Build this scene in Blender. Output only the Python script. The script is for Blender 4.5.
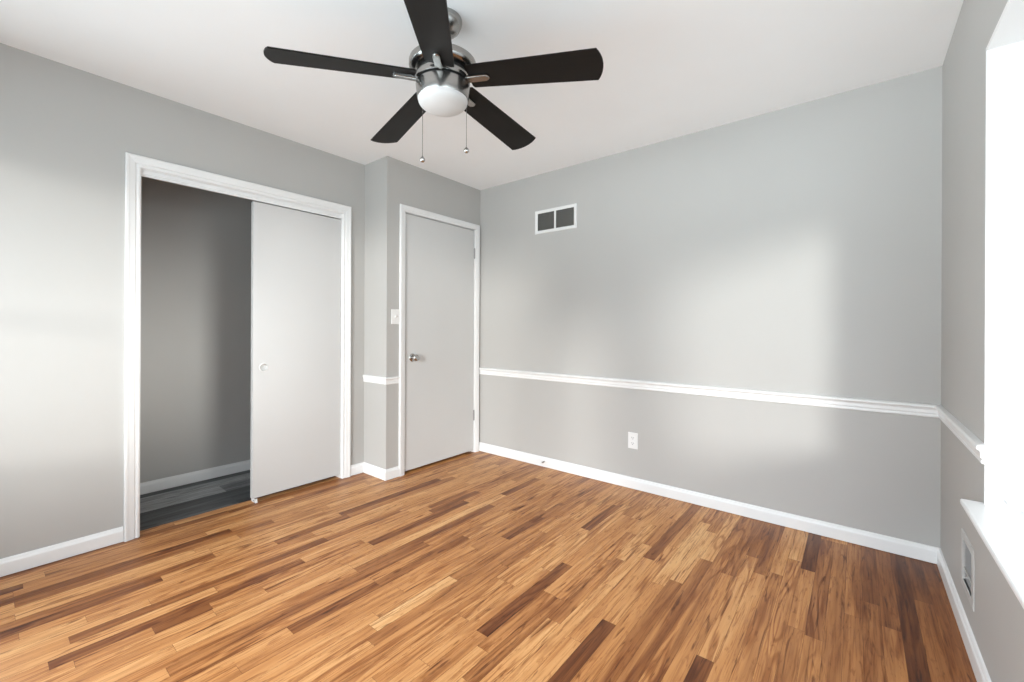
import bpy, bmesh, math, random
from mathutils import Vector, Matrix

random.seed(7)
PI = math.pi
scene = bpy.context.scene
for o in list(bpy.data.objects):
    bpy.data.objects.remove(o, do_unlink=True)
COL = scene.collection

# ---------------------------------------------------------------- camera
W_PX, H_PX, F_PX = 1024.0, 682.0, 429.63
CAM_H, YAW, ROLL, CY = 1.1457, 0.6765, 0.0042, 328.5
cd = bpy.data.cameras.new('camera')
cam = bpy.data.objects.new('camera', cd)
COL.objects.link(cam)
cd.sensor_fit = 'HORIZONTAL'
cd.sensor_width = 36.0
cd.lens = 36.0 * F_PX / W_PX
cd.shift_y = (CY - H_PX / 2) / W_PX
cd.clip_start = 0.02
cam.matrix_world = (Matrix.Translation((0, 0, CAM_H)) @ Matrix.Rotation(YAW, 4, 'Z')
                    @ Matrix.Rotation(PI / 2, 4, 'X') @ Matrix.Rotation(ROLL, 4, 'Z'))
scene.camera = cam

# ---------------------------------------------------------------- sky, sun, exposure
scene.view_settings.view_transform = 'Standard'
scene.view_settings.look = 'None'
scene.view_settings.gamma = 1.0
scene.view_settings.use_curve_mapping = False
scene.view_settings.exposure = 0.06

world = bpy.data.worlds.new('sky')
scene.world = world
world.use_nodes = True
wn, wl = world.node_tree.nodes, world.node_tree.links
wn.clear()
w_out = wn.new('ShaderNodeOutputWorld')
w_bg = wn.new('ShaderNodeBackground')
w_geo = wn.new('ShaderNodeTexCoord')
w_sep = wn.new('ShaderNodeSeparateXYZ')
wl.new(w_geo.outputs['Generated'], w_sep.inputs[0])
w_map = wn.new('ShaderNodeMapRange')
w_map.inputs['From Min'].default_value = -1
w_map.inputs['From Max'].default_value = 1
wl.new(w_sep.outputs['Z'], w_map.inputs['Value'])
# radiance of the yard (below the horizon), the skyline and the upper sky, towards the two glazed sides and the added side window
SKY = {'X': (2.5, 0.9, 0.8), 'Y': (6.4, 0.6, 9.0), 'W': (16.5, 0.9, 8.0)}
TINT = ((0.885, 1.0, 1.09), (0.95, 1.0, 1.06), (0.92, 1.0, 1.10))
w_sum = None
for axis, sign, key in (('X', 1, 'X'), ('Y', -1, 'Y'), ('X', -1, 'W')):
    ramp = wn.new('ShaderNodeValToRGB')
    els = ramp.color_ramp.elements
    lo, mi, up = [(SKY[key][i] / 20 * TINT[i][0], SKY[key][i] / 20 * TINT[i][1], SKY[key][i] / 20 * TINT[i][2], 1) for i in range(3)]
    def dim(c, f): return (c[0] * f, c[1] * f, c[2] * f, 1)
    # shaded ground close to the house, bright yard further off, skyline, sky, darker zenith
    els[0].position, els[0].color = 0.20, dim(lo, 0.30)
    els[1].position, els[1].color = 1.0, dim(up, 0.5)
    for p, c in ((0.35, lo), (0.455, lo), (0.49, mi), (0.55, mi), (0.61, up), (0.76, up)):
        q = els.new(p); q.color = c
    wl.new(w_map.outputs[0], ramp.inputs[0])
    m = wn.new('ShaderNodeMath'); m.operation = 'MULTIPLY'; m.inputs[1].default_value = sign; m.use_clamp = True
    wl.new(w_sep.outputs[axis], m.inputs[0])
    sc = wn.new('ShaderNodeVectorMath'); sc.operation = 'SCALE'
    wl.new(ramp.outputs[0], sc.inputs[0]); wl.new(m.outputs[0], sc.inputs['Scale'])
    if w_sum is None:
        w_sum = sc.outputs[0]
    else:
        ad = wn.new('ShaderNodeVectorMath'); ad.operation = 'ADD'
        wl.new(w_sum, ad.inputs[0]); wl.new(sc.outputs[0], ad.inputs[1]); w_sum = ad.outputs[0]
wl.new(w_sum, w_bg.inputs[0])
w_bg.inputs['Strength'].default_value = 20.0
wl.new(w_bg.outputs[0], w_out.inputs[0])

SUN_DIR = Vector((-0.438, 0.923, -0.120)).normalized()
sd = bpy.data.lights.new('sun', 'SUN')
sd.energy = 2.15
sd.angle = math.radians(9)
sd.color = (1.0, 0.99, 0.98)
sun = bpy.data.objects.new('sun', sd)
sun.rotation_euler = SUN_DIR.to_track_quat('-Z', 'Y').to_euler()
sun.location = (4, -6, 3)
COL.objects.link(sun)

# bright low cloud bank facing the recess
cl = bpy.data.lights.new('cloud_bank', 'SUN')
cl.energy = 1.85
cl.angle = math.radians(15)
cl.color = (0.99, 1.0, 1.0)
cloud = bpy.data.objects.new('cloud_bank', cl)
cloud.rotation_euler = Vector((-1.0, -0.03, -0.075)).to_track_quat('-Z', 'Y').to_euler()
cloud.location = (6, 1, 2)
COL.objects.link(cloud)

def portal(name, loc, rot, sx, sy):
    ld = bpy.data.lights.new(name, 'AREA')
    ld.shape = 'RECTANGLE'
    ld.size, ld.size_y = sx, sy
    ld.energy = 1.0
    ld.cycles.is_portal = True
    o = bpy.data.objects.new(name, ld)
    o.location, o.rotation_euler = loc, rot
    COL.objects.link(o)

# ---------------------------------------------------------------- dimensions
H = 2.44
XL, XE, XR = -3.054, -2.758, 0.322     # closet wall, entry-door wall, window wall
YB, YP, YF = 2.953, 1.928, -0.51       # vent wall, return of the bump, wall behind the camera
RAIL_Z = 0.716
XBAY = 0.56
oy0, oy1, oz0, oz1 = 2.207, 2.372, 0.194, 0.349     # register opening in the window wall
ZG, YG = 1.915, 1.66               # top and far edge of the recess glazing
Y_REC0, Y_REC1, Z_SILL, Z_HEAD = -0.48, 2.03, 0.585, 2.045

# ---------------------------------------------------------------- materials
def new_mat(name):
    m = bpy.data.materials.new(name)
    m.use_nodes = True
    nt = m.node_tree
    return m, nt.nodes, nt.links, nt.nodes['Principled BSDF']

def paint(name, col, rough=0.5, bump=0.0, scale=220.0, var=0.02):
    m, n, l, b = new_mat(name)
    tc = n.new('ShaderNodeTexCoord')
    no = n.new('ShaderNodeTexNoise')
    no.inputs['Scale'].default_value = 3.0
    l.new(tc.outputs['Object'], no.inputs['Vector'])
    mx = n.new('ShaderNodeMix'); mx.data_type = 'RGBA'
    mx.inputs['A'].default_value = (*[c * (1 - var) for c in col], 1)
    mx.inputs['B'].default_value = (*[min(1, c * (1 + var)) for c in col], 1)
    l.new(no.outputs['Fac'], mx.inputs['Factor'])
    l.new(mx.outputs['Result'], b.inputs['Base Color'])
    b.inputs['Roughness'].default_value = rough
    if bump:
        n2 = n.new('ShaderNodeTexNoise')
        n2.inputs['Scale'].default_value = scale
        l.new(tc.outputs['Object'], n2.inputs['Vector'])
        bp = n.new('ShaderNodeBump')
        bp.inputs['Strength'].default_value = bump
        bp.inputs['Distance'].default_value = 0.001
        l.new(n2.outputs['Fac'], bp.inputs['Height'])
        l.new(bp.outputs['Normal'], b.inputs['Normal'])
    return m

def metal(name, col, rough=0.3, brushed=True, axis=(4, 4, 300)):
    m, n, l, b = new_mat(name)
    b.inputs['Base Color'].default_value = (*col, 1)
    b.inputs['Metallic'].default_value = 1.0
    b.inputs['Roughness'].default_value = rough
    if brushed:
        tc = n.new('ShaderNodeTexCoord'); mp = n.new('ShaderNodeMapping')
        mp.inputs['Scale'].default_value = axis
        no = n.new('ShaderNodeTexNoise'); no.inputs['Scale'].default_value = 3
        l.new(tc.outputs['Object'], mp.inputs['Vector']); l.new(mp.outputs[0], no.inputs['Vector'])
        mr = n.new('ShaderNodeMapRange')
        mr.inputs['To Min'].default_value = rough * 0.8
        mr.inputs['To Max'].default_value = rough * 1.25
        l.new(no.outputs['Fac'], mr.inputs['Value']); l.new(mr.outputs[0], b.inputs['Roughness'])
    return m

M_WALL = paint('grey_wall_paint', (0.428, 0.414, 0.392), 0.55, 0.15)
M_CEIL = paint('ceiling_white', (0.90, 0.90, 0.895), 0.8, 0.2, 160)
M_TRIM = paint('trim_white_semigloss', (0.75, 0.742, 0.728), 0.28)
M_DOORE = paint('door_pale_grey_white', (0.585, 0.578, 0.562), 0.4, 0.1, 90)
M_DOOR = paint('door_white', (0.53, 0.522, 0.51), 0.38, 0.1, 90)
M_PLASTIC = paint('white_plastic', (0.74, 0.73, 0.71), 0.3)
M_PULL = paint('pull_off_white', (0.60, 0.595, 0.58), 0.4)
M_DARK = paint('painted_gap_shade', (0.02, 0.02, 0.02), 0.8)  # near black, stands in for shade in gaps and openings
M_FIN = paint('vent_fin_grey', (0.32, 0.308, 0.275), 0.5)
M_REG = paint('register_grey_paint', (0.47, 0.46, 0.44), 0.4)
M_REGFIN = paint('register_fin_grey', (0.30, 0.295, 0.285), 0.4)
M_NICKEL = metal('brushed_nickel', (0.36, 0.35, 0.335), 0.24)
M_STEEL = metal('satin_steel', (0.50, 0.49, 0.47), 0.25, False)
M_HINGE = metal('hinge_steel', (0.36, 0.35, 0.34), 0.4, False)
M_RUBBER = paint('rubber_grey', (0.25, 0.25, 0.25), 0.7)

def mat_blade():
    m, n, l, b = new_mat('espresso_blade')
    tc = n.new('ShaderNodeTexCoord'); mp = n.new('ShaderNodeMapping')
    mp.inputs['Scale'].default_value = (3, 60, 60)
    no = n.new('ShaderNodeTexNoise'); no.inputs['Scale'].default_value = 2.0; no.inputs['Detail'].default_value = 4
    l.new(tc.outputs['Object'], mp.inputs['Vector']); l.new(mp.outputs[0], no.inputs['Vector'])
    cr = n.new('ShaderNodeValToRGB')
    cr.color_ramp.elements[0].color = (0.004, 0.0032, 0.0028, 1)
    cr.color_ramp.elements[1].color = (0.010, 0.008, 0.0065, 1)
    l.new(no.outputs['Fac'], cr.inputs[0]); l.new(cr.outputs[0], b.inputs['Base Color'])
    b.inputs['Roughness'].default_value = 0.5
    b.inputs['Specular IOR Level'].default_value = 0.2
    return m
M_BLADE = mat_blade()

def mat_frost():
    m, n, l, b = new_mat('frosted_opal_glass')
    b.inputs['Base Color'].default_value = (0.62, 0.615, 0.605, 1)
    b.inputs['Roughness'].default_value = 0.35
    b.inputs['Subsurface Weight'].default_value = 0.3
    b.inputs['Subsurface Radius'].default_value = (0.02, 0.02, 0.02)
    return m
M_FROST = mat_frost()

def mat_glass():
    m = bpy.data.materials.new('window_glass'); m.use_nodes = True
    n, l = m.node_tree.nodes, m.node_tree.links
    n.clear()
    out = n.new('ShaderNodeOutputMaterial'); mix = n.new('ShaderNodeMixShader')
    tr = n.new('ShaderNodeBsdfTransparent'); gl = n.new('ShaderNodeBsdfGlossy'); 
    tr.inputs[0].default_value = (0.97, 0.98, 0.975, 1)
    gl.inputs['Roughness'].default_value = 0.02
    mix.inputs[0].default_value = 0.05
    l.new(tr.outputs[0], mix.inputs[1]); l.new(gl.outputs[0], mix.inputs[2])
    l.new(mix.outputs[0], out.inputs[0])
    return m
M_GLASS = mat_glass()

def mat_wood(name, ramp, rough, grain_dark, gloss=0.5):
    """Strip flooring: colour per plank from the 'plank' attribute, grain from object space shifted per plank."""
    m, n, l, b = new_mat(name)
    at = n.new('ShaderNodeAttribute'); at.attribute_name = 'plank'
    sep = n.new('ShaderNodeSeparateColor'); l.new(at.outputs['Color'], sep.inputs[0])
    tc = n.new('ShaderNodeTexCoord')
    off = n.new('ShaderNodeCombineXYZ')
    def mul(sock, k):
        q = n.new('ShaderNodeMath'); q.operation = 'MULTIPLY'; q.inputs[1].default_value = k
        l.new(sock, q.inputs[0]); return q.outputs[0]
    l.new(mul(sep.outputs['Green'], 40), off.inputs[0])
    l.new(mul(sep.outputs['Blue'], 40), off.inputs[1])
    l.new(mul(sep.outputs['Green'], 23), off.inputs[2])
    add = n.new('ShaderNodeVectorMath'); add.operation = 'ADD'
    l.new(tc.outputs['Object'], add.inputs[0]); l.new(off.outputs[0], add.inputs[1])
    def noise(scale, vec, detail=4, dist=0.0, rgh=0.55):
        mp = n.new('ShaderNodeMapping'); mp.inputs['Scale'].default_value = scale
        l.new(vec, mp.inputs['Vector'])
        q = n.new('ShaderNodeTexNoise'); q.inputs['Scale'].default_value = 1
        q.inputs['Detail'].default_value = detail; q.inputs['Distortion'].default_value = dist
        q.inputs['Roughness'].default_value = rgh
        l.new(mp.outputs[0], q.inputs['Vector']); return q.outputs['Fac']
    v = add.outputs[0]
    fine = noise((140, 4, 1), v, 5, 0.4, 0.65)          # pores
    broad = noise((22, 1.6, 1), v, 3, 0.8)             # slow tone drift along a board
    # cathedral figure: contour lines of a stretched smooth noise
    cath = noise((12, 1.0, 1), v, 2.5, 0.4, 0.5)
    k = mul(cath, 50)
    sn = n.new('ShaderNodeMath'); sn.operation = 'SINE'; l.new(k, sn.inputs[0])
    mr = n.new('ShaderNodeMapRange'); mr.inputs['From Min'].default_value = 0.15; mr.inputs['From Max'].default_value = 1
    l.new(sn.outputs[0], mr.inputs['Value'])
    # tone = plank tone + broad drift
    md = n.new('ShaderNodeMath'); md.operation = 'MULTIPLY_ADD'
    l.new(broad, md.inputs[0]); md.inputs[1].default_value = 0.75
    sub = n.new('ShaderNodeMath'); sub.operation = 'SUBTRACT'; sub.inputs[1].default_value = 0.365
    l.new(sep.outputs['Red'], sub.inputs[0]); l.new(sub.outputs[0], md.inputs[2])
    cr = n.new('ShaderNodeValToRGB'); cr.color_ramp.interpolation = 'LINEAR'
    e0, e1 = cr.color_ramp.elements
    e0.position, e0.color = ramp[0][0], (*ramp[0][1], 1)
    e1.position, e1.color = ramp[-1][0], (*ramp[-1][1], 1)
    for p, c in ramp[1:-1]:
        q = cr.color_ramp.elements.new(p); q.color = (*c, 1)
    l.new(md.outputs[0], cr.inputs[0])
    def darken(col, fac, amt, tint):
        mx = n.new('ShaderNodeMix'); mx.data_type = 'RGBA'; mx.blend_type = 'MULTIPLY'
        f = mul(fac, amt)
        l.new(f, mx.inputs['Factor']); l.new(col, mx.inputs['A']); mx.inputs['B'].default_value = (*tint, 1)
        return mx.outputs['Result']
    fm = n.new('ShaderNodeMapRange'); fm.inputs['From Min'].default_value = 0.50; fm.inputs['From Max'].default_value = 0.66
    l.new(fine, fm.inputs['Value'])
    c = darken(cr.outputs[0], fm.outputs[0], 0.9, grain_dark)
    # the figure shows on some boards only
    fg = n.new('ShaderNodeMapRange'); fg.inputs['From Min'].default_value = 0.35; fg.inputs['From Max'].default_value = 0.75
    l.new(sep.outputs['Blue'], fg.inputs['Value'])
    fm2 = n.new('ShaderNodeMath'); fm2.operation = 'MULTIPLY'
    l.new(fg.outputs[0], fm2.inputs[0]); l.new(mr.outputs[0], fm2.inputs[1])
    c = darken(c, fm2.outputs[0], 0.85, grain_dark)
    # short dark flecks
    fl = noise((75, 13, 1), v, 3, 0.8, 0.6)
    fl2 = n.new('ShaderNodeMapRange'); fl2.inputs['From Min'].default_value = 0.57; fl2.inputs['From Max'].default_value = 0.68
    l.new(fl, fl2.inputs['Value'])
    c = darken(c, fl2.outputs[0], 0.6, grain_dark)
    # rare darker mineral streaks and knots
    st = noise((34, 2.6, 1), v, 3, 1.6)
    sm = n.new('ShaderNodeMapRange'); sm.inputs['From Min'].default_value = 0.60; sm.inputs['From Max'].default_value = 0.69
    l.new(st, sm.inputs['Value'])
    c = darken(c, sm.outputs[0], 0.9, (0.36, 0.25, 0.18))
    l.new(c, b.inputs['Base Color'])
    b.inputs['Roughness'].default_value = rough
    b.inputs['Specular IOR Level'].default_value = gloss
    bp = n.new('ShaderNodeBump'); bp.inputs['Strength'].default_value = 0.06; bp.inputs['Distance'].default_value = 0.001
    l.new(fine, bp.inputs['Height']); l.new(bp.outputs['Normal'], b.inputs['Normal'])
    return m
M_OAK = mat_wood('oak_strip_floor',
                 [(0.0, (0.11, 0.031, 0.009)), (0.28, (0.27, 0.096, 0.027)), (0.55, (0.52, 0.232, 0.078)),
                  (0.8, (0.66, 0.345, 0.135)), (1.0, (0.74, 0.44, 0.20))],
                 0.40, (0.58, 0.44, 0.33), 0.35)
M_VINYL = mat_wood('charcoal_vinyl_plank',
                   [(0.0, (0.05, 0.052, 0.054)), (0.5, (0.20, 0.207, 0.208)), (1.0, (0.50, 0.51, 0.51))],
                   0.45, (0.5, 0.5, 0.5))

# ---------------------------------------------------------------- mesh helpers
def link(name, bm, mat, parent=None, smooth=None):
    bmesh.ops.recalc_face_normals(bm, faces=bm.faces)
    me = bpy.data.meshes.new(name)
    bm.to_mesh(me); bm.free()
    me.materials.append(mat)
    o = bpy.data.objects.new(name, me)
    COL.objects.link(o)
    if parent: o.parent = parent
    if smooth is not None:
        for p in me.polygons: p.use_smooth = True
        if smooth < 180:
            me.set_sharp_from_angle(angle=math.radians(smooth))
    return o

def empty(name, loc=(0, 0, 0), rz=0):
    o = bpy.data.objects.new(name, None)
    o.empty_display_size = 0.05
    o.location = loc; o.rotation_euler = (0, 0, rz)
    COL.objects.link(o)
    return o

def tag(o, label, cat, group=None):
    o['label'] = label; o['category'] = cat
    if group: o['group'] = group
    return o

def struct(o, label=None, cat=None):
    o['kind'] = 'structure'
    if label: o['label'] = label
    if cat: o['category'] = cat
    return o

def box(bm, x0, x1, y0, y1, z0, z1, bev=0.0, seg=2):
    vs = [bm.verts.new((x, y, z)) for x in (x0, x1) for y in (y0, y1) for z in (z0, z1)]
    f = [(0, 1, 3, 2), (4, 6, 7, 5), (0, 4, 5, 1), (2, 3, 7, 6), (0, 2, 6, 4), (1, 5, 7, 3)]
    fs = [bm.faces.new([vs[i] for i in q]) for q in f]
    if bev:
        es = list({e for q in fs for e in q.edges})
        bmesh.ops.bevel(bm, geom=es, offset=bev, segments=seg, affect='EDGES', profile=0.5)
    return bm

def boxes(*bs, bev=0.0):
    bm = bmesh.new()
    for q in bs: box(bm, *q, bev=bev)
    return bm

def lathe(bm, prof, seg=48, mat=Matrix.Identity(4)):
    """prof: (radius, z) from one end to the other; closed at the ends when radius is 0."""
    rings = []
    for r, z in prof:
        if r < 1e-6:
            rings.append([bm.verts.new(mat @ Vector((0, 0, z)))])
        else:
            rings.append([bm.verts.new(mat @ Vector((r * math.cos(2 * PI * i / seg), r * math.sin(2 * PI * i / seg), z))) for i in range(seg)])
    for a, b in zip(rings, rings[1:]):
        for i in range(seg):
            j = (i + 1) % seg
            if len(a) == 1 and len(b) == 1: continue
            if len(a) == 1: bm.faces.new((a[0], b[j], b[i]))
            elif len(b) == 1: bm.faces.new((a[i], a[j], b[0]))
            else: bm.faces.new((a[i], a[j], b[j], b[i]))
    return bm

def tube(bm, pts, r, seg=10):
    pts = [Vector(p) for p in pts]
    rings = []
    prev = None
    for i, p in enumerate(pts):
        t = (pts[min(i + 1, len(pts) - 1)] - pts[max(i - 1, 0)]).normalized()
        if prev is None:
            u = t.orthogonal().normalized()
        else:
            u = (prev - t * prev.dot(t)).normalized()
        prev = u
        w = t.cross(u)
        rings.append([bm.verts.new(p + r * (math.cos(2 * PI * k / seg) * u + math.sin(2 * PI * k / seg) * w)) for k in range(seg)])
    for a, b in zip(rings, rings[1:]):
        for k in range(seg):
            bm.faces.new((a[k], a[(k + 1) % seg], b[(k + 1) % seg], b[k]))
    bm.faces.new(rings[0][::-1]); bm.faces.new(rings[-1])
    return bm

def sweep(path, prof, fn, bm=None):
    """Extrude a closed profile [(o, c)] along a 2D polyline with mitred corners. o is the offset to the LEFT of
    travel in the path's plane, c the offset out of that plane; fn(a, b, c) -> xyz."""
    bm = bm or bmesh.new()
    P = [Vector(p) for p in path]
    rings = []
    for i, p in enumerate(P):
        ns = []
        if i > 0:
            d = (P[i] - P[i - 1]).normalized(); ns.append(Vector((-d.y, d.x)))
        if i < len(P) - 1:
            d = (P[i + 1] - P[i]).normalized(); ns.append(Vector((-d.y, d.x)))
        m = ns[0] if len(ns) == 1 else (ns[0] + ns[1]) / (1 + ns[0].dot(ns[1]))
        rings.append([bm.verts.new(fn(p.x + m.x * o, p.y + m.y * o, c)) for o, c in prof])
    k = len(prof)
    for a, b in zip(rings, rings[1:]):
        for j in range(k):
            bm.faces.new((a[j], a[(j + 1) % k], b[(j + 1) % k], b[j]))
    bm.faces.new(rings[0][::-1]); bm.faces.new(rings[-1])
    return bm

XY = lambda a, b, c: (a, b, c)

# ================================================================ SETTING
# ---- oak strip floor: one mesh, one quad per strip
BW, BX0 = 0.0572, -0.379
MANUAL = [  # x at the strip, y0, y1, tone   (tones and butt joints read off the photograph)
    (-0.407, 0.9, 1.59, 0.12), (-0.407, 1.59, 2.45, 0.74), (-0.350, 1.1, 2.3, 0.55), (-0.293, 0.8, 2.35, 0.50),
    (-0.293, 2.35, 2.96, 0.62), (-0.236, 1.2, 2.55, 0.52), (-0.236, 2.55, 2.96, 0.75), (-0.182, 2.48, 2.96, 0.06),
    (-0.182, 1.97, 2.48, 0.55), (-0.182, 1.0, 1.97, 0.42), (-0.12, 1.95, 2.9, 0.34), (-0.12, 1.2, 1.95, 0.45),
    (-0.065, 1.5, 2.9, 0.36), (-0.01, 2.2, 2.96, 0.40), (-0.01, 1.2, 2.2, 0.36), (0.05, 2.35, 2.96, 0.22), (0.05, 1.2, 2.35, 0.36),  # these right-hand strips also carry the room's shade in their tone
    (0.107, 1.85, 2.2, 0.42), (0.107, 2.2, 2.96, 0.30), (0.164, 1.6, 2.96, 0.05), (0.221, 1.5, 2.5, 0.26), (0.221, 2.5, 2.96, 0.16),
    (0.278, 1.5, 2.96, 0.24),
    (-1.10, 1.19, 1.80, 0.20), (-1.10, 1.80, 2.5, 0.55), (-0.752, 0.9, 1.55, 0.16), (-0.752, 1.55, 2.3, 0.62),
    (-0.81, 0.9, 1.383, 0.62), (-0.81, 1.383, 2.1, 0.55), (-0.695, 1.0, 1.92, 0.52), (-0.695, 1.92, 2.7, 0.80),
    (-0.638, 1.0, 1.99, 0.36), (-0.638, 1.99, 2.6, 0.78), (-0.581, 1.1, 2.27, 0.30), (-0.581, 2.27, 2.96, 0.76),
    (-0.524, 1.2, 2.96, 0.40), (-0.466, 1.0, 2.2, 0.48), (-0.466, 2.2, 2.96, 0.36),
    (-1.44, 0.95, 1.37, 0.88), (-1.44, 1.37, 2.2, 0.42), (-1.385, 0.9, 2.0, 0.45), (-1.5, 1.81, 2.15, 0.18), (-1.5, 1.0, 1.81, 0.6),
    (-1.21, 2.18, 2.6, 0.22), (-1.21, 1.5, 2.18, 0.66), (-0.98, 1.0, 1.55, 0.34), (-0.98, 1.55, 2.3, 0.6),
    (-2.0, 1.31, 2.03, 0.20), (-2.0, 0.79, 1.31, 0.6), (-2.0, 0.0, 0.6, 0.62), (-2.055, 0.42, 0.605, 0.12), (-2.055, 0.605, 1.3, 0.5),
    (-2.49, 0.05, 0.53, 0.14), (-2.49, 0.53, 1.40, 0.66), (-2.49, 1.40, 2.2, 0.20), (-2.436, 0.1, 1.0, 0.55), (-2.55, -0.2, 0.75, 0.35),
    (-2.55, 0.75, 1.6, 0.7), (-2.436, 1.42, 2.3, 0.34), (-2.89, 0.0, 0.13, 0.08), (-2.89, 0.13, 1.0, 0.45), (-2.78, -0.1, 0.9, 0.2),
    (-2.72, 0.1, 1.1, 0.36), (-2.95, 0.2, 1.2, 0.45), (-2.836, 0.1, 0.8, 0.5), (-2.836, 0.8, 1.8, 0.72), (-2.61, 0.1, 0.9, 0.6), (-2.664, 0.0, 0.7, 0.72),
    (-1.785, 0.4, 1.5, 0.3), (-1.30, 0.7, 1.6, 0.52), (-1.27, 0.7, 1.5, 0.66),
]
man = {}
for x, a, b2, t in MANUAL:
    man.setdefault(math.floor((x - BX0) / BW), []).append((a, b2, t))

def plank_floor(name, x0, x1, y0, y1, bw, bx0, mat, manual, lens, tones, gap=0.0004, z=0.0):
    bm = bmesh.new()
    lay = bm.loops.layers.float_color.new('plank')
    # sub-floor in the joints
    rnd = random.Random(11)
    def quad(xa, xb, ya, yb, zz, col):
        f = bm.faces.new([bm.verts.new(p) for p in ((xa, ya, zz), (xb, ya, zz), (xb, yb, zz), (xa, yb, zz))])
        for lp in f.loops: lp[lay] = col
    quad(x0, x1, y0, y1, z - 0.0012, (0.0, 0.5, 0.5, 1))
    for k in range(math.floor((x0 - bx0) / bw), math.ceil((x1 - bx0) / bw)):
        xa, xb = max(x0, bx0 + k * bw), min(x1, bx0 + (k + 1) * bw)
        if xb - xa < 0.002: continue
        segs = sorted(manual.get(k, []))
        out = []
        y = y0
        def fill(y, lim):
            while y < lim - 1e-6:
                L = rnd.uniform(*lens)
                e = y + L
                if e > lim - 0.2: e = lim
                out.append((y, e, rnd.choice(tones) + rnd.uniform(-0.07, 0.07)))
                y = e
        for a, b2, t in segs:
            a = max(a, y); b2 = min(b2, y1)
            if a > y: fill(y, a)
            if b2 > a: out.append((a, b2, t)); y = b2
        fill(y, y1)
        for a, b2, t in out:
            quad(xa + gap, xb - gap, a + gap, b2 - gap, z, (max(0, min(1, t)), rnd.random(), rnd.random(), 1))
    # slab underneath gives the floor its depth
    for f in list(bm.faces): pass
    me_o = link_raw(name, bm, mat)
    return me_o

def link_raw(name, bm, mat):
    me = bpy.data.meshes.new(name)
    bm.to_mesh(me); bm.free()
    me.materials.append(mat)
    o = bpy.data.objects.new(name, me)
    COL.objects.link(o)
    return o

X_TH = -3.135
floor = plank_floor('floor', X_TH, XR + 0.03, YF - 0.12, YB + 0.03, BW, BX0, M_OAK, man, (0.35, 1.15),
                    [0.3, 0.42, 0.48, 0.52, 0.55, 0.58, 0.62, 0.66, 0.7])
struct(floor, 'honey oak strip floor running towards the vent wall')
floor2 = plank_floor('floor_closet', -3.93, X_TH, 0.30, 2.05, 0.15, 0.02, M_VINYL, {}, (0.6, 1.2), [0.1, 0.3, 0.5, 0.6, 0.85])
struct(floor2, 'charcoal vinyl plank floor inside the closet')

# ---- ceiling
struct(link('ceiling', boxes((-4.05, 0.5, YF - 0.15, YB + 0.12, H, H + 0.12)), M_CEIL), 'flat white ceiling')

# ---- walls
T = 0.12
LW = (-0.47, 0.02, 0.45, 2.15)          # narrow unseen side window, added to light the window wall
C0, C1, CZ = 0.543, 1.757, 2.026        # rough closet opening
struct(link('wall_left', boxes((XL - T, XL, YF - T, LW[0], 0, H), (XL - T, XL, LW[1], C0, 0, H), (XL - T, XL, LW[0], LW[1], 0, LW[2]), (XL - T, XL, LW[0], LW[1], LW[3], H), (XL - T, XL, C1, YP, 0, H), (XL - T, XL, C0, C1, CZ, H)), M_WALL),
       'grey wall holding the closet opening')
D0, D1, DZ = 2.078, 2.896, 2.070        # rough door opening
struct(link('wall_entry', boxes((XE - T, XE, YP, D0, 0, H), (XE - T, XE, D1, YB, 0, H), (XE - T, XE, D0, D1, DZ, H),
                                (XL - T, XE - T, YP, YP + T, 0, H)), M_WALL), 'grey wall holding the closed room door')
struct(link('wall_back', boxes((XL - T, XR + 0.1, YB, YB + T, 0, H)), M_WALL), 'long grey wall with the chair rail and vent')
struct(link('wall_right', boxes((XR, XR + 0.1, YF - T, Y_REC0 - 0.012, 0, H), (XR, XR + 0.1, Y_REC1 + 0.012, oy0, 0, H), (XR, XR + 0.1, oy1, YB, 0, H), (XR, XR + 0.1, oy0, oy1, 0, oz0), (XR, XR + 0.1, oy0, oy1, oz1, H),
                                (XR, XR + 0.1, Y_REC0 - 0.012, Y_REC1 + 0.012, 0, Z_SILL - 0.026),
                                (XR, XR + 0.1, Y_REC0 - 0.012, Y_REC1 + 0.012, Z_HEAD + 0.012, H)), M_WALL),
       'grey wall with the window recess')
# front wall (behind the camera) with two windows and a third added for light
FW = [(-2.95, -2.45, 0.55, 2.02), (-2.35, -0.42, 0.08, 2.22), (-0.35, 0.29, 0.08, 1.62)]
fb = [(XL - T, -2.95, YF - T, YF, 0, H), (-2.45, -2.35, YF - T, YF, 0, H), (-0.42, -0.35, YF - T, YF, 0, H), (0.29, XR, YF - T, YF, 0, H)]
for a, b2, z0, z1 in FW:
    fb += [(a, b2, YF - T, YF, 0, z0), (a, b2, YF - T, YF, z1, H)]
struct(link('wall_front', boxes(*fb), M_WALL), 'grey wall behind the viewer')
# closet shell
struct(link('wall_closet', boxes((-3.93, -3.81, 0.30, 2.05, 0, H), (-3.81, XL - T, 0.30, 0.40, 0, H),
                                 (-3.81, XL - T, YP, YP + T, 0, H)), M_WALL), 'grey closet interior walls')

# ---- baseboards
BB = [(0, 0), (0.014, 0), (0.014, 0.060), (0.0125, 0.066), (0.0095, 0.071), (0.0085, 0.076), (0.006, 0.081), (0, 0.0835)]
BB = [(o, c * 0.93 + 0.003) for o, c in BB]
def neg(prof): return [(-o, c) for o, c in prof]
def base(name, path, left=True):
    return struct(link(name, sweep(path, BB if left else neg(BB), XY), M_TRIM), 'white baseboard')
base('baseboard_left', [(XL, YF), (XL, 0.492)], False)
base('baseboard_return', [(XL, 1.806), (XL, YP), (XE, YP), (XE, 2.044)], False)
base('baseboard_back', [(XE + 0.002, YB), (XR, YB), (XR, YF)], False)
base('baseboard_closet', [(-3.81, 0.40), (-3.81, YP)], False)

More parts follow.
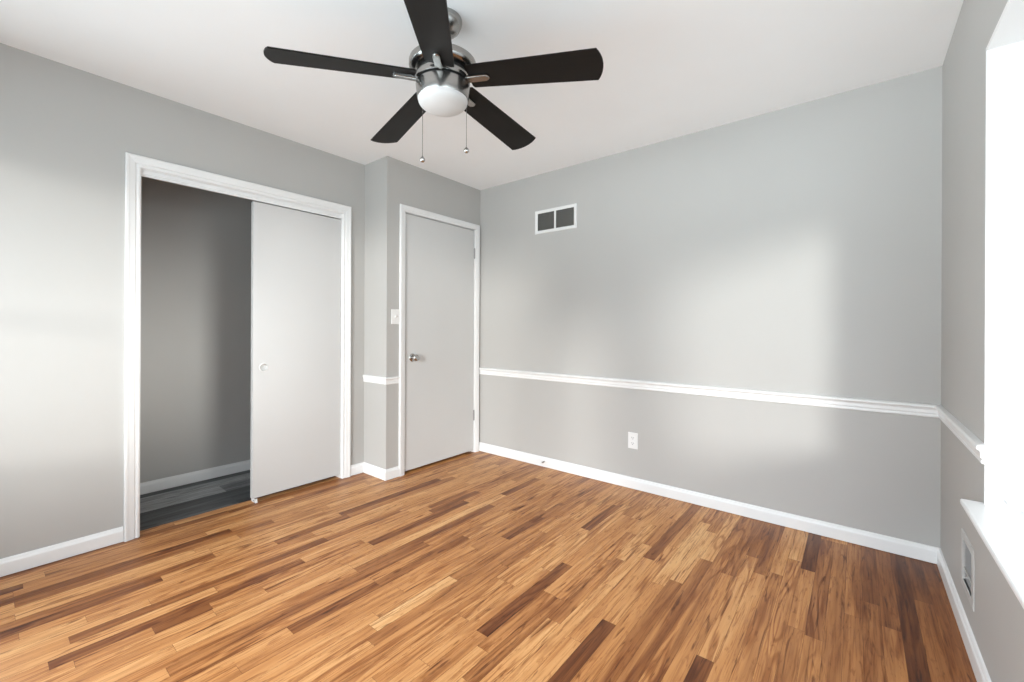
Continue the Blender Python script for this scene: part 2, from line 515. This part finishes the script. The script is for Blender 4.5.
# ---- chair rail
CR = [(0, 0), (0.006, 0.0), (0.010, 0.004), (0.010, 0.010), (0.007, 0.013), (0.007, 0.018), (0.0115, 0.022), (0.0115, 0.036),
      (0.0135, 0.042), (0.0175, 0.046), (0.0225, 0.049), (0.0235, 0.053), (0.022, 0.058), (0.018, 0.062), (0.010, 0.0635), (0, 0.0645)]
CRp = [(-o, c + RAIL_Z) for o, c in CR]
struct(link('trim_1', sweep([(XE, YB), (XR, YB), (XR, Y_REC1), (XBAY, Y_REC1)], CRp, XY), M_TRIM), 'white chair rail on the long wall')
struct(link('trim_2', sweep([(XL, YP), (XE, YP), (XE, 2.0445)], [(o * 0.6, RAIL_Z + 0.003 + (c - RAIL_Z) * 0.85) for o, c in CRp], XY), M_TRIM), 'short white chair rail beside the door')

# ---- entry door
CASE_E = [(0.004, 0), (0.004, 0.008), (0.008, 0.0105), (0.016, 0.0105), (0.020, 0.0135), (0.040, 0.016), (0.048, 0.0165), (0.053, 0.014), (0.054, 0.010), (0.054, 0)]
door1 = struct(empty('door_1', (XE, 2.487, 0)), 'closed flat white room door with silver knob')
def local(o, par):
    o.parent = par
    o.matrix_parent_inverse = Matrix.Translation(par.location).inverted()
    return o
E0, E1, EZ = 2.096, 2.880, 2.051
local(link('door_casing', sweep([(E0, 0), (E0, EZ), (E1, EZ), (E1, 0)], CASE_E, lambda a, b, c: (XE + c, a, b)), M_TRIM), door1)
JX0, JX1 = XE - T, XE
local(link('door_jamb', boxes((JX0, JX1, D0, E0 - 0.002, 0, EZ), (JX0, JX1, E1 + 0.002, D1, 0, EZ), (JX0, JX1, D0, D1, EZ + 0.002, DZ),
                              (JX0, XE - 0.046, E0 - 0.002, E0 + 0.010, 0, EZ), (JX0, XE - 0.046, E1 - 0.010, E1 + 0.002, 0, EZ),
                              (JX0, XE - 0.046, E0, E1, EZ - 0.01, EZ + 0.002)), M_TRIM), door1)
slab = local(link('door_panel', boxes((XE - 0.043, XE - 0.006, E0 + 0.003, E1 - 0.005, 0.020, EZ - 0.004), bev=0.0015), M_DOORE), door1)
KX = XE - 0.006
kmat = Matrix.Translation((KX, 2.175, 0.911)) @ Matrix.Rotation(PI / 2, 4, 'Y')
bm = bmesh.new()
lathe(bm, [(0, 0), (0.032, 0), (0.0325, 0.003), (0.029, 0.007), (0.020, 0.009), (0.0135, 0.011), (0.0115, 0.016), (0.0115, 0.024), (0.014, 0.028),
           (0.021, 0.032), (0.0262, 0.039), (0.0275, 0.046), (0.0262, 0.053), (0.021, 0.059), (0.012, 0.0625), (0, 0.0635)], 40, kmat)
local(link('door_knob', bm, M_STEEL, None, 50), door1)['label'] = 'round satin steel knob'
local(link('latch_plate', boxes((XE - 0.028, XE - 0.0005, E0 - 0.0035, E0 + 0.0040, 0.880, 0.945), bev=0.0008), M_HINGE), door1)
for zc in (1.838, 0.343):
    bm = bmesh.new()
    for k in range(5):
        z0 = zc - 0.045 + k * 0.018
        lathe(bm, [(0, z0), (0.0062, z0), (0.0062, z0 + 0.0172), (0, z0 + 0.0172)], 14, Matrix.Translation((XE - 0.001, E1 - 0.001, 0)))
    lathe(bm, [(0, zc - 0.050), (0.004, zc - 0.049), (0.004, zc + 0.049), (0, zc + 0.050)], 12, Matrix.Translation((XE - 0.001, E1 - 0.001, 0)))
    box(bm, XE - 0.030, XE - 0.004, E1 - 0.0050, E1 - 0.0015, zc - 0.045, zc + 0.045)
    local(link('door_hinge', bm, M_HINGE, None, 40), door1)['label'] = 'grey metal butt hinge'
# hallway backing, near black to put shade in the door gap
struct(link('wall_hall', boxes((XL - 0.02, XE - T - 0.02, YP + T, YB, 0, H)), M_DARK), 'hallway side behind the closed door, painted near black as shade')

# ---- closet opening with one sliding door
CASE_C = [(0.003, 0), (0.003, 0.007), (0.007, 0.010), (0.014, 0.0105), (0.018, 0.008), (0.023, 0.008), (0.027, 0.012), (0.048, 0.0155),
          (0.055, 0.018), (0.064, 0.0185), (0.067, 0.015), (0.067, 0)]
G0, G1, GZ = 0.561, 1.737, 2.010
door2 = struct(empty('door_2', (XL, 1.145, 0)), 'white cased closet opening with one flat sliding door')
local(link('closet_casing', sweep([(G0, 0), (G0, GZ), (G1, GZ), (G1, 0)], CASE_C, lambda a, b, c: (XL + c, a, b)), M_TRIM), door2)
local(link('closet_jamb', boxes((XL - T, XL, C0, G0, 0, GZ), (XL - T, XL, G1, C1, 0, GZ), (XL - T, XL, C0, C1, GZ, CZ)), M_TRIM), door2)
bm = boxes((XL - 0.022, XL - 0.010, G0, G1, 1.975, GZ), (XL - 0.026, XL - 0.005, G0, G1, 1.987, 1.993), (XL - 0.112, XL - 0.022, G0, G1, 2.000, GZ))
local(link('closet_track', bm, M_TRIM), door2)
PX0, PX1, P0, P1 = XL - 0.049, XL - 0.013, 1.126, 1.734
PULL_Y, PULL_Z = 1.192, 0.882
slide = link('sliding_panel', boxes((PX0, PX1, P0, P1, 0.028, 1.968), bev=0.0015), M_DOOR)
pm = Matrix.Translation((PX1, PULL_Y, PULL_Z)) @ Matrix.Rotation(PI / 2, 4, 'Y')
bm = bmesh.new()
lathe(bm, [(0, -0.025), (0.0235, -0.025), (0.0235, 0.01), (0, 0.01)], 40, pm)
cutter = link('cutter', bm, M_DARK)
bo = slide.modifiers.new('pull_hole', 'BOOLEAN'); bo.object = cutter; bo.operation = 'DIFFERENCE'
bpy.context.view_layer.update()
cut = bpy.data.meshes.new_from_object(slide.evaluated_get(bpy.context.evaluated_depsgraph_get()))
slide.modifiers.clear(); slide.data = cut
bpy.data.objects.remove(cutter, do_unlink=True)
local(slide, door2)
bm = bmesh.new()
lathe(bm, [(0, -0.0215), (0.0195, -0.0215), (0.0212, -0.020), (0.0220, -0.016), (0.0224, 0.001), (0.0235, 0.0028), (0.0265, 0.0028), (0.0290, 0.0014), (0.0295, 0.0001),
           (0.0233, 0.0001), (0.0230, -0.019), (0.0215, -0.0225), (0, -0.0230)], 48, pm)
local(link('finger_pull', bm, M_PULL, None, 50), door2)['label'] = 'round white recessed finger pull'
bm = boxes((PX0 - 0.006, PX1 + 0.016, 1.137, 1.153, 0.0, 0.007), (PX1 + 0.002, PX1 + 0.012, 1.137, 1.153, 0.0, 0.024), (PX0 - 0.012, PX0 - 0.002, 1.137, 1.153, 0, 0.024), bev=0.001)
local(link('floor_guide', bm, M_PLASTIC), door2)

# ---- window recess on the right wall
win1 = struct(empty('window_1', (XR, 0.83, Z_SILL)), 'deep white window recess with broad sill')
local(link('recess_lining', boxes((XR, XBAY, Y_REC1, Y_REC1 + 0.012, Z_SILL, Z_HEAD + 0.012), (XR, XBAY, Y_REC0, Y_REC1, Z_HEAD, Z_HEAD + 0.012),
                                  (XBAY - 0.03, XBAY + 0.05, Y_REC0, Y_REC1, ZG, Z_HEAD - 0.0005), (XR, XBAY + 0.05, Y_REC0 - 0.012, Y_REC0, Z_SILL, Z_HEAD + 0.012), (XBAY, XBAY + 0.05, YG, Y_REC1, Z_SILL, ZG)), M_TRIM), win1)
bm = bmesh.new()
nose = [(0, -0.020), (-0.047, -0.020), (-0.0505, -0.017), (-0.052, -0.010), (-0.0515, -0.003), (-0.049, 0), (0, 0)]
sweep([(XR, Y_REC0 - 0.02), (XR, Y_REC1 + 0.026)], [(-o, c + Z_SILL) for o, c in nose], XY, bm)
box(bm, XR, XBAY, Y_REC0, Y_REC1, Z_SILL - 0.025, Z_SILL)
local(link('sill_board', bm, M_TRIM), win1)
local(link('sill_apron', sweep([(XR, Y_REC1 + 0.004), (XR, Y_REC0)], [(0, 0.535), (-0.006, 0.535), (-0.010, 0.540), (-0.010, 0.553), (-0.013, 0.556), (-0.013, 0.5595), (0, 0.5595)], XY), M_WALL), win1)
# glazing of the recess: long side and the near end
bm = bmesh.new()
fx0, fx1 = XBAY + 0.002, XBAY + 0.04
ys = [Y_REC0, YG]
for y in ys: box(bm, fx0, fx1, max(Y_REC0, y - 0.025), min(YG, y + 0.025), Z_SILL, ZG)
box(bm, fx0 + 0.001, fx1 - 0.001, Y_REC0 + 0.02, YG - 0.02, Z_SILL, Z_SILL + 0.04); box(bm, fx0 + 0.001, fx1 - 0.001, Y_REC0 + 0.02, YG - 0.02, ZG - 0.03, ZG)

local(link('window_frame', bm, M_TRIM), win1)
local(link('window_pane', boxes((XBAY + 0.015, XBAY + 0.019, Y_REC0, YG, Z_SILL, ZG)), M_GLASS), win1)
local(link('outer_panel', boxes((XR + 0.1, XBAY + 0.05, Y_REC0 - 0.05, Y_REC1 + 0.06, 0, Z_SILL - 0.026), (XR + 0.1, XBAY + 0.05, Y_REC1 + 0.012, Y_REC1 + 0.06, Z_SILL, Z_HEAD + 0.06),
                                (XR + 0.1, XBAY + 0.05, Y_REC0 - 0.05, Y_REC0 - 0.012, Z_SILL - 0.026, Z_HEAD + 0.06), (XR + 0.1, XBAY + 0.05, Y_REC0 - 0.05, Y_REC1 + 0.012, Z_HEAD + 0.012, Z_HEAD + 0.06)), M_TRIM), win1)
portal('recess_portal', (XBAY + 0.10, (Y_REC0 + YG) / 2, 1.28), (0, PI / 2, 0), 1.42, YG - Y_REC0 + 0.04)

# ---- windows behind the viewer
for i, (a, b2, z0, z1) in enumerate(FW):
    w = struct(empty('window_%d' % (i + 2), ((a + b2) / 2, YF, z0)), 'unseen white framed window behind the viewer')
    bm = bmesh.new()
    y0, y1 = YF - 0.085, YF - 0.04
    box(bm, a, a + 0.04, y0, y1, z0, z1); box(bm, b2 - 0.04, b2, y0, y1, z0, z1)
    box(bm, a, b2, y0, y1, z0, z0 + 0.04); box(bm, a, b2, y0, y1, z1 - 0.04, z1)
    zm = (z0 + z1) / 2
    if i == 0: box(bm, a, b2, y0, y1, 1.24, 1.30)
    local(link('window_frame', bm, M_TRIM), w)
    local(link('window_pane', boxes((a + 0.03, b2 - 0.03, YF - 0.065, YF - 0.061, z0 + 0.03, z1 - 0.03)), M_GLASS), w)
    portal('window_portal', ((a + b2) / 2, YF - 0.14, zm), (PI / 2, 0, 0), b2 - a, z1 - z0)

w = struct(empty('window_5', (XL, (LW[0] + LW[1]) / 2, LW[2])), 'unseen narrow side window added to light the window wall')
wx0, wx1 = XL - 0.085, XL - 0.04
bm = boxes((wx0, wx1, LW[0], LW[0] + 0.035, LW[2], LW[3]), (wx0, wx1, LW[1] - 0.035, LW[1], LW[2], LW[3]),
           (wx0, wx1, LW[0], LW[1], LW[2], LW[2] + 0.035), (wx0, wx1, LW[0], LW[1], LW[3] - 0.035, LW[3]))
local(link('window_frame', bm, M_TRIM), w)
local(link('window_pane', boxes((XL - 0.064, XL - 0.060, LW[0] + 0.03, LW[1] - 0.03, LW[2] + 0.03, LW[3] - 0.03)), M_GLASS), w)
portal('fill_window_portal', (XL - 0.14, (LW[0] + LW[1]) / 2, (LW[2] + LW[3]) / 2), (0, -PI / 2, 0), LW[3] - LW[2], LW[1] - LW[0])

# ================================================================ THINGS
# ---- ceiling fan
FX, FY = -1.359, 1.223
fan = tag(empty('ceiling_fan', (FX, FY, H)), 'five-blade ceiling fan with dark blades and frosted white light bowl', 'ceiling fan')
def fz(z): return z - H      # parts are modelled relative to the ceiling
def fpart(name, bm, mat, par=fan, sm=40):
    return link(name, bm, mat, par, sm)
bm = bmesh.new()
lathe(bm, [(0, 0), (0.078, 0), (0.079, -0.006), (0.0765, -0.020), (0.068, -0.038), (0.052, -0.053), (0.032, -0.062), (0.020, -0.064), (0, -0.064)], 56)
fpart('canopy', bm, M_NICKEL)
bm = bmesh.new()
lathe(bm, [(0, -0.05), (0.0125, -0.05), (0.0125, fz(2.285)), (0, fz(2.285))], 24)
fpart('downrod', bm, M_NICKEL)
bm = bmesh.new()
lathe(bm, [(0, fz(2.292)), (0.024, fz(2.292)), (0.028, fz(2.286)), (0.034, fz(2.274)), (0.060, fz(2.268)), (0.110, fz(2.266)), (0.130, fz(2.263)), (0.1385, fz(2.257)), (0.1405, fz(2.249)),
           (0.1405, fz(2.236)), (0.137, fz(2.226)), (0.128, fz(2.220)), (0.112, fz(2.217)), (0, fz(2.217))], 64)
fpart('motor_housing', bm, M_NICKEL)
bm = bmesh.new()
lathe(bm, [(0, fz(2.218)), (0.100, fz(2.218)), (0.100, fz(2.160)), (0, fz(2.160))], 48)
fpart('flywheel', bm, M_DARK)
bm = bmesh.new()
lathe(bm, [(0.09, fz(2.198)), (0.112, fz(2.198)), (0.113, fz(2.195)), (0.113, fz(2.175)), (0.112, fz(2.172)), (0.09, fz(2.172))], 64)
fpart('collar_ring', bm, M_NICKEL)
bm = bmesh.new()
lathe(bm, [(0, fz(2.163)), (0.109, fz(2.163)), (0.1115, fz(2.161)), (0.112, fz(2.156)), (0.109, fz(2.127)), (0.106, fz(2.105)), (0.1045, fz(2.102)), (0.098, fz(2.102)), (0, fz(2.107))], 64)
fpart('light_band', bm, M_NICKEL)
bm = bmesh.new()
prof = [(0.1035, fz(2.109)), (0.1035, fz(2.100))]
for i in range(0, 15):
    a = i / 14 * PI / 2
    prof.append((0.1020 * math.cos(a) if i < 14 else 0, fz(2.097) - 0.041 * math.sin(a)))
lathe(bm, prof, 64)
fpart('light_bowl', bm, M_FROST, fan, 180)

ZB, PH, DROOP = 2.193, 2.916, math.radians(3.9)
def blade_bm():
    """A blade along +X, its pitch about its own axis, rounded outer end."""
    bm = bmesh.new()
    r0, r1, th = 0.116, 0.662, 0.0065
    w0, w1 = 0.120, 0.152
    out = []
    N = 10
    out.append((r0 + 0.006, -w0 / 2)); 
    arc = 0.022
    for i in range(N + 1):
        s = -1 + 2 * i / N
        y = s * w1 / 2
        x = r1 - arc * abs(s) ** 2.0
        out.append((x, y))
    out.append((r0 + 0.006, w0 / 2)); out.append((r0, w0 / 2 - 0.012)); out.append((r0, -w0 / 2 + 0.012))
    top = [bm.verts.new((x, y, th / 2)) for x, y in out]
    bot = [bm.verts.new((x, y, -th / 2)) for x, y in out]
    bm.faces.new(top); bm.faces.new(bot[::-1])
    n = len(out)
    for i in range(n):
        bm.faces.new((top[i], bot[i], bot[(i + 1) % n], top[(i + 1) % n]))
    es = [e for e in bm.edges if abs(e.verts[0].co.z - e.verts[1].co.z) < 1e-6]
    bmesh.ops.bevel(bm, geom=es, offset=0.0016, segments=2, affect='EDGES')
    return bm
def iron_bm():
    """Nickel blade arm: a rounded flat bar reaching out below the blade, in the blade's frame."""
    bm = bmesh.new()
    pts = []
    w, xa, xb = 0.0135, 0.104, 0.207
    for i in range(9):
        a = -PI / 2 + PI * i / 8
        pts.append((xb - w + w * math.cos(a), w * math.sin(a)))
    pts += [(xa, w * 1.25), (xa, -w * 1.25)]
    za, zb = -0.0165, -0.0045
    def drop(x): return -0.004 * max(0.0, (0.150 - x) / 0.052)
    lo = [bm.verts.new((x, y, za + drop(x))) for x, y in pts]
    hi = [bm.verts.new((x, y, zb + drop(x))) for x, y in pts]
    n = len(pts)
    bm.faces.new(hi); bm.faces.new(lo[::-1])
    for i in range(n):
        bm.faces.new((hi[i], lo[i], lo[(i + 1) % n], hi[(i + 1) % n]))
    es = [e for e in lo[0].link_edges] 
    bmesh.ops.bevel(bm, geom=[e for e in bm.edges if all(v in lo for v in e.verts)], offset=0.004, segments=3, affect='EDGES')
    return bm
PITCH = math.radians(-12)
blade0 = fpart('fan_blade', blade_bm(), M_BLADE)
iron0 = fpart('blade_arm', iron_bm(), M_NICKEL, blade0)
iron0['label'] = 'brushed nickel blade arm'
for k in range(5):
    if k == 0: bl = blade0
    else:
        bl = blade0.copy(); COL.objects.link(bl); bl.parent = fan
        ir = iron0.copy(); COL.objects.link(ir); ir.parent = bl
    bl.matrix_local = Matrix.Translation((0, 0, fz(ZB))) @ Matrix.Rotation(PH + k * 2 * PI / 5, 4, 'Z') @ Matrix.Rotation(DROOP, 4, 'Y') @ Matrix.Rotation(PITCH, 4, 'X')

def chain(ang, r, ztop, zbot):
    x, y = r * math.cos(ang), r * math.sin(ang)
    bm = bmesh.new()
    tube(bm, [(x * 0.93, y * 0.93, fz(ztop)), (x, y, fz(ztop) - 0.004), (x, y, fz(ztop) - 0.02), (x, y, fz(zbot) + 0.014)], 0.0011, 8)
    n = int((ztop - zbot - 0.02) / 0.0045)
    for i in range(n):
        z = fz(ztop) - 0.008 - i * 0.0045
        lathe(bm, [(0, z - 0.0016), (0.0016, z), (0, z + 0.0016)], 6, Matrix.Translation((x, y, 0)))
    c = fpart('pull_chain', bm, M_NICKEL, fan, 40)
    bm = bmesh.new()
    z = fz(zbot)
    lathe(bm, [(0, z + 0.016), (0.003, z + 0.015), (0.004, z + 0.011), (0.0095, z + 0.006), (0.012, z), (0.0105, z - 0.006), (0.006, z - 0.011), (0, z - 0.012)], 20, Matrix.Translation((x, y, 0)))
    fpart('chain_fob', bm, M_STEEL, c, 40)
chain(math.radians(188), 0.113, 2.140, 1.876)
chain(math.radians(72), 0.111, 2.140, 1.918)

# ---- return air vent high on the long wall
vx0, vx1, vz0, vz1 = -2.123, -1.722, 1.940, 2.134
vent = tag(empty('air_vent', ((vx0 + vx1) / 2, YB, (vz0 + vz1) / 2)), 'white framed double air vent grille high on the long wall', 'air vent')
vf = 0.026
FRM = [(0, 0), (0, 0.004), (0.004, 0.009), (0.020, 0.0065), (vf + 0.0, 0.002), (vf, 0)]
def ring(x0, x1, z0, z1, prof, fn):
    """closed rectangular frame swept from an outer rectangle inwards"""
    bm = bmesh.new()
    rows = []
    for o, c in prof:
        rows.append([bm.verts.new(fn(a, b2, c)) for a, b2 in ((x0 + o, z0 + o), (x1 - o, z0 + o), (x1 - o, z1 - o), (x0 + o, z1 - o))])
    n = len(prof)
    for i in range(n):
        a, b2 = rows[i], rows[(i + 1) % n]
        for k in range(4):
            bm.faces.new((a[k], a[(k + 1) % 4], b2[(k + 1) % 4], b2[k]))
    return bm
BK = lambda a, b, c: (a, YB - c, b)
local(link('vent_frame', ring(vx0, vx1, vz0, vz1, FRM, BK), M_PLASTIC), vent)
xm = (vx0 + vx1) / 2
local(link('vent_mullion', boxes((xm - 0.008, xm + 0.008, YB - 0.0075, YB - 0.0005, vz0 + vf - 0.004, vz1 - vf + 0.004), bev=0.0015), M_PLASTIC), vent)
local(link('vent_shade_sheet', boxes((vx0 + vf - 0.002, vx1 - vf + 0.002, YB - 0.0012, YB - 0.0004, vz0 + vf - 0.002, vz1 - vf + 0.002)), M_DARK), vent)  # flat near-black sheet on the wall for the shade behind the louvers
for a, b2 in ((vx0 + vf, xm - 0.008), (xm + 0.008, vx1 - vf)):
    bm = bmesh.new()
    n = 20
    for i in range(n):
        x = a + (b2 - a) * (i + 0.5) / n
        vs = [bm.verts.new(p) for p in ((x - 0.0028, YB - 0.0014, vz0 + vf), (x + 0.0012, YB - 0.0055, vz0 + vf), (x + 0.0022, YB - 0.0050, vz0 + vf), (x - 0.0016, YB - 0.0014, vz0 + vf),
                                        (x - 0.0028, YB - 0.0014, vz1 - vf), (x + 0.0012, YB - 0.0055, vz1 - vf), (x + 0.0022, YB - 0.0050, vz1 - vf), (x - 0.0016, YB - 0.0014, vz1 - vf))]
        for q in ((0, 1, 2, 3), (7, 6, 5, 4), (0, 4, 5, 1), (1, 5, 6, 2), (2, 6, 7, 3), (3, 7, 4, 0)):
            bm.faces.new([vs[j] for j in q])
    local(link('vent_louver', bm, M_FIN), vent)['label'] = 'dark grey louvered panel'

# ---- electrical outlet under the chair rail
ox, oz = -1.251, 0.3445
outlet = tag(empty('electrical_outlet', (ox, YB, oz)), 'small white duplex outlet low on the long wall', 'outlet')
local(link('cover_plate', boxes((ox - 0.036, ox + 0.036, YB - 0.0065, YB - 0.0005, oz - 0.0575, oz + 0.0575), bev=0.0022), M_PLASTIC), outlet)
for s in (-1, 1):
    zc = oz + s * 0.0195
    bm = bmesh.new()
    pts = []
    for i in range(24):
        a = 2 * PI * i / 24
        pts.append((max(-0.0165, min(0.0165, 0.0175 * math.cos(a) * 1.05)), max(-0.0138, min(0.0138, 0.0175 * math.sin(a)))))
    f = [bm.verts.new((ox + x, YB - 0.0082, zc + z)) for x, z in pts]
    g = [bm.verts.new((ox + x, YB - 0.0060, zc + z)) for x, z in pts]
    bm.faces.new(f)
    for i in range(24): bm.faces.new((f[i], f[(i + 1) % 24], g[(i + 1) % 24], g[i]))
    rc = local(link('receptacle', bm, M_PLASTIC), outlet)
    bm = boxes((ox - 0.0075, ox - 0.0052, YB - 0.0085, YB - 0.0081, zc - 0.001, zc + 0.0085), (ox + 0.0052, ox + 0.0075, YB - 0.0085, YB - 0.0081, zc - 0.001, zc + 0.0070))
    lathe(bm, [(0, 0), (0.0024, 0), (0.0024, 0.0004), (0, 0.0004)], 12, Matrix.Translation((ox, YB - 0.0081, zc - 0.007)) @ Matrix.Rotation(PI / 2, 4, 'X'))
    sl = link('socket_slots', bm, M_DARK)
    sl.parent = rc
    sl.matrix_parent_inverse = Matrix.Translation(outlet.location).inverted()
    sl.matrix_parent_inverse = (Matrix.Translation(outlet.location) @ rc.matrix_parent_inverse).inverted()
bm = bmesh.new()
lathe(bm, [(0, 0), (0.003, 0), (0.003, 0.0008), (0, 0.0014)], 16, Matrix.Translation((ox, YB - 0.0063, oz)) @ Matrix.Rotation(PI / 2, 4, 'X'))
local(link('plate_screw', bm, M_PLASTIC, None, 40), outlet)

# ---- light switch beside the room door
sy, sz = 2.004, 1.2325
switch = tag(empty('light_switch', (XE, sy, sz)), 'white toggle light switch plate beside the room door', 'light switch')
local(link('cover_plate', boxes((XE + 0.0005, XE + 0.0065, sy - 0.036, sy + 0.036, sz - 0.0575, sz + 0.0575), bev=0.0022), M_PLASTIC), switch)
bm = bmesh.new()
box(bm, XE + 0.006, XE + 0.0075, sy - 0.006, sy + 0.006, sz - 0.0125, sz + 0.0125)
vs = [bm.verts.new(p) for p in ((XE + 0.0070, sy - 0.0042, sz - 0.010), (XE + 0.0070, sy + 0.0042, sz - 0.010), (XE + 0.0070, sy + 0.0042, sz + 0.008), (XE + 0.0070, sy - 0.0042, sz + 0.008),
                                (XE + 0.0200, sy - 0.0035, sz + 0.004), (XE + 0.0200, sy + 0.0035, sz + 0.004), (XE + 0.0180, sy + 0.0035, sz + 0.011), (XE + 0.0180, sy - 0.0035, sz + 0.011))]
for q in ((0, 1, 2, 3), (4, 7, 6, 5), (0, 4, 5, 1), (1, 5, 6, 2), (2, 6, 7, 3), (3, 7, 4, 0)):
    bm.faces.new([vs[j] for j in q])
local(link('switch_toggle', bm, M_PLASTIC), switch)
for s in (-1, 1):
    bm = bmesh.new()
    lathe(bm, [(0, 0), (0.003, 0), (0.003, 0.0008), (0, 0.0014)], 16, Matrix.Translation((XE + 0.0063, sy, sz + s * 0.030)) @ Matrix.Rotation(PI / 2, 4, 'Y'))
    local(link('plate_screw', bm, M_PLASTIC, None, 40), switch)

# ---- spring door stop on the long wall's baseboard
px, pz = -2.005, 0.050
stop = tag(empty('door_stop', (px, YB - 0.014, pz)), 'small spring door stop on the baseboard below the vent', 'door stop')
yb = YB - 0.014
SM = lambda y: Matrix.Translation((px, y, pz)) @ Matrix.Rotation(PI / 2, 4, 'X')
bm = bmesh.new(); lathe(bm, [(0, 0), (0.011, 0), (0.011, 0.003), (0.007, 0.006), (0, 0.006)], 20, SM(yb))
local(link('stop_base', bm, M_PLASTIC, None, 40), stop)
bm = bmesh.new()
tube(bm, [(px + 0.0052 * math.cos(i * 0.9), yb - 0.005 - i * 0.0007, pz + 0.0052 * math.sin(i * 0.9)) for i in range(72)], 0.0011, 6)
local(link('stop_spring', bm, M_STEEL, None, 60), stop)
bm = bmesh.new(); lathe(bm, [(0, 0), (0.0075, 0), (0.0082, 0.003), (0.0082, 0.010), (0.006, 0.013), (0, 0.0135)], 20, SM(yb - 0.052))
local(link('stop_tip', bm, M_PLASTIC, None, 40), stop)

# ---- wall register low under the window recess
gy0, gy1, gz0, gz1 = 2.178, 2.402, 0.165, 0.378
reg = tag(empty('heating_register', (XR, (gy0 + gy1) / 2, (gz0 + gz1) / 2)), 'grey painted heating register low on the wall under the window recess', 'heating register')
RW = lambda a, b, c: (XR - c, a, b)
RP = [(0, 0), (0, 0.0015), (0.004, 0.0035), (0.027, 0.0035), (0.029, 0.0015), (0.029, -0.006), (0.027, -0.006), (0.027, 0)]
local(link('register_frame', ring(gy0, gy1, gz0, gz1, RP, RW), M_REG), reg)
local(link('register_duct', boxes((XR + 0.080, XR + 0.082, oy0 + 0.001, oy1 - 0.001, oz0 + 0.001, oz1 - 0.001), (XR + 0.007, XR + 0.080, oy0 + 0.0005, oy0 + 0.002, oz0 + 0.001, oz1 - 0.001), (XR + 0.007, XR + 0.080, oy1 - 0.002, oy1 - 0.0005, oz0 + 0.001, oz1 - 0.001),
      (XR + 0.007, XR + 0.080, oy0 + 0.002, oy1 - 0.002, oz0 + 0.0005, oz0 + 0.002), (XR + 0.007, XR + 0.080, oy0 + 0.002, oy1 - 0.002, oz1 - 0.002, oz1 - 0.0005)), M_RUBBER), reg)
bm = bmesh.new()
n = 8
for i in range(n):
    y = oy0 + (oy1 - oy0) * (i + 0.5) / n
    box(bm, XR + 0.003, XR + 0.018, y - 0.0012, y + 0.0012, oz0 + 0.002, oz1 - 0.002)
local(link('register_louver', bm, M_REGFIN), reg)
bm = bmesh.new()
box(bm, XR + 0.000, XR + 0.003, oy0 + 0.002, oy1 - 0.002, 0.236, 0.243)
tube(bm, [(XR + 0.002, 2.272, 0.2395), (XR - 0.008, 2.272, 0.2405), (XR - 0.012, 2.272, 0.243)], 0.0032, 10)
local(link('damper_lever', bm, M_REG), reg)

# ---- small white cord cleat on the recess wall just above the sill
cx_, cz_ = 0.362, Z_SILL + 0.026
cleat = tag(empty('cord_cleat', (cx_, Y_REC1, cz_)), 'tiny white curved cleat on the recess wall just above the sill', 'cord cleat')
local(link('cleat_base', boxes((cx_ - 0.008, cx_ + 0.008, Y_REC1 - 0.006, Y_REC1 - 0.0005, cz_ - 0.016, cz_ + 0.016), bev=0.002), M_PLASTIC), cleat)
bm = bmesh.new()
tube(bm, [(cx_ - 0.014 , Y_REC1 - 0.020, cz_ - 0.016), (cx_ - 0.010, Y_REC1 - 0.018, cz_ - 0.004), (cx_, Y_REC1 - 0.010, cz_ + 0.006), (cx_ + 0.010, Y_REC1 - 0.018, cz_ - 0.004), (cx_ + 0.014, Y_REC1 - 0.020, cz_ - 0.016)], 0.0032, 10)
local(link('cleat_horn', bm, M_PLASTIC, None, 60), cleat)
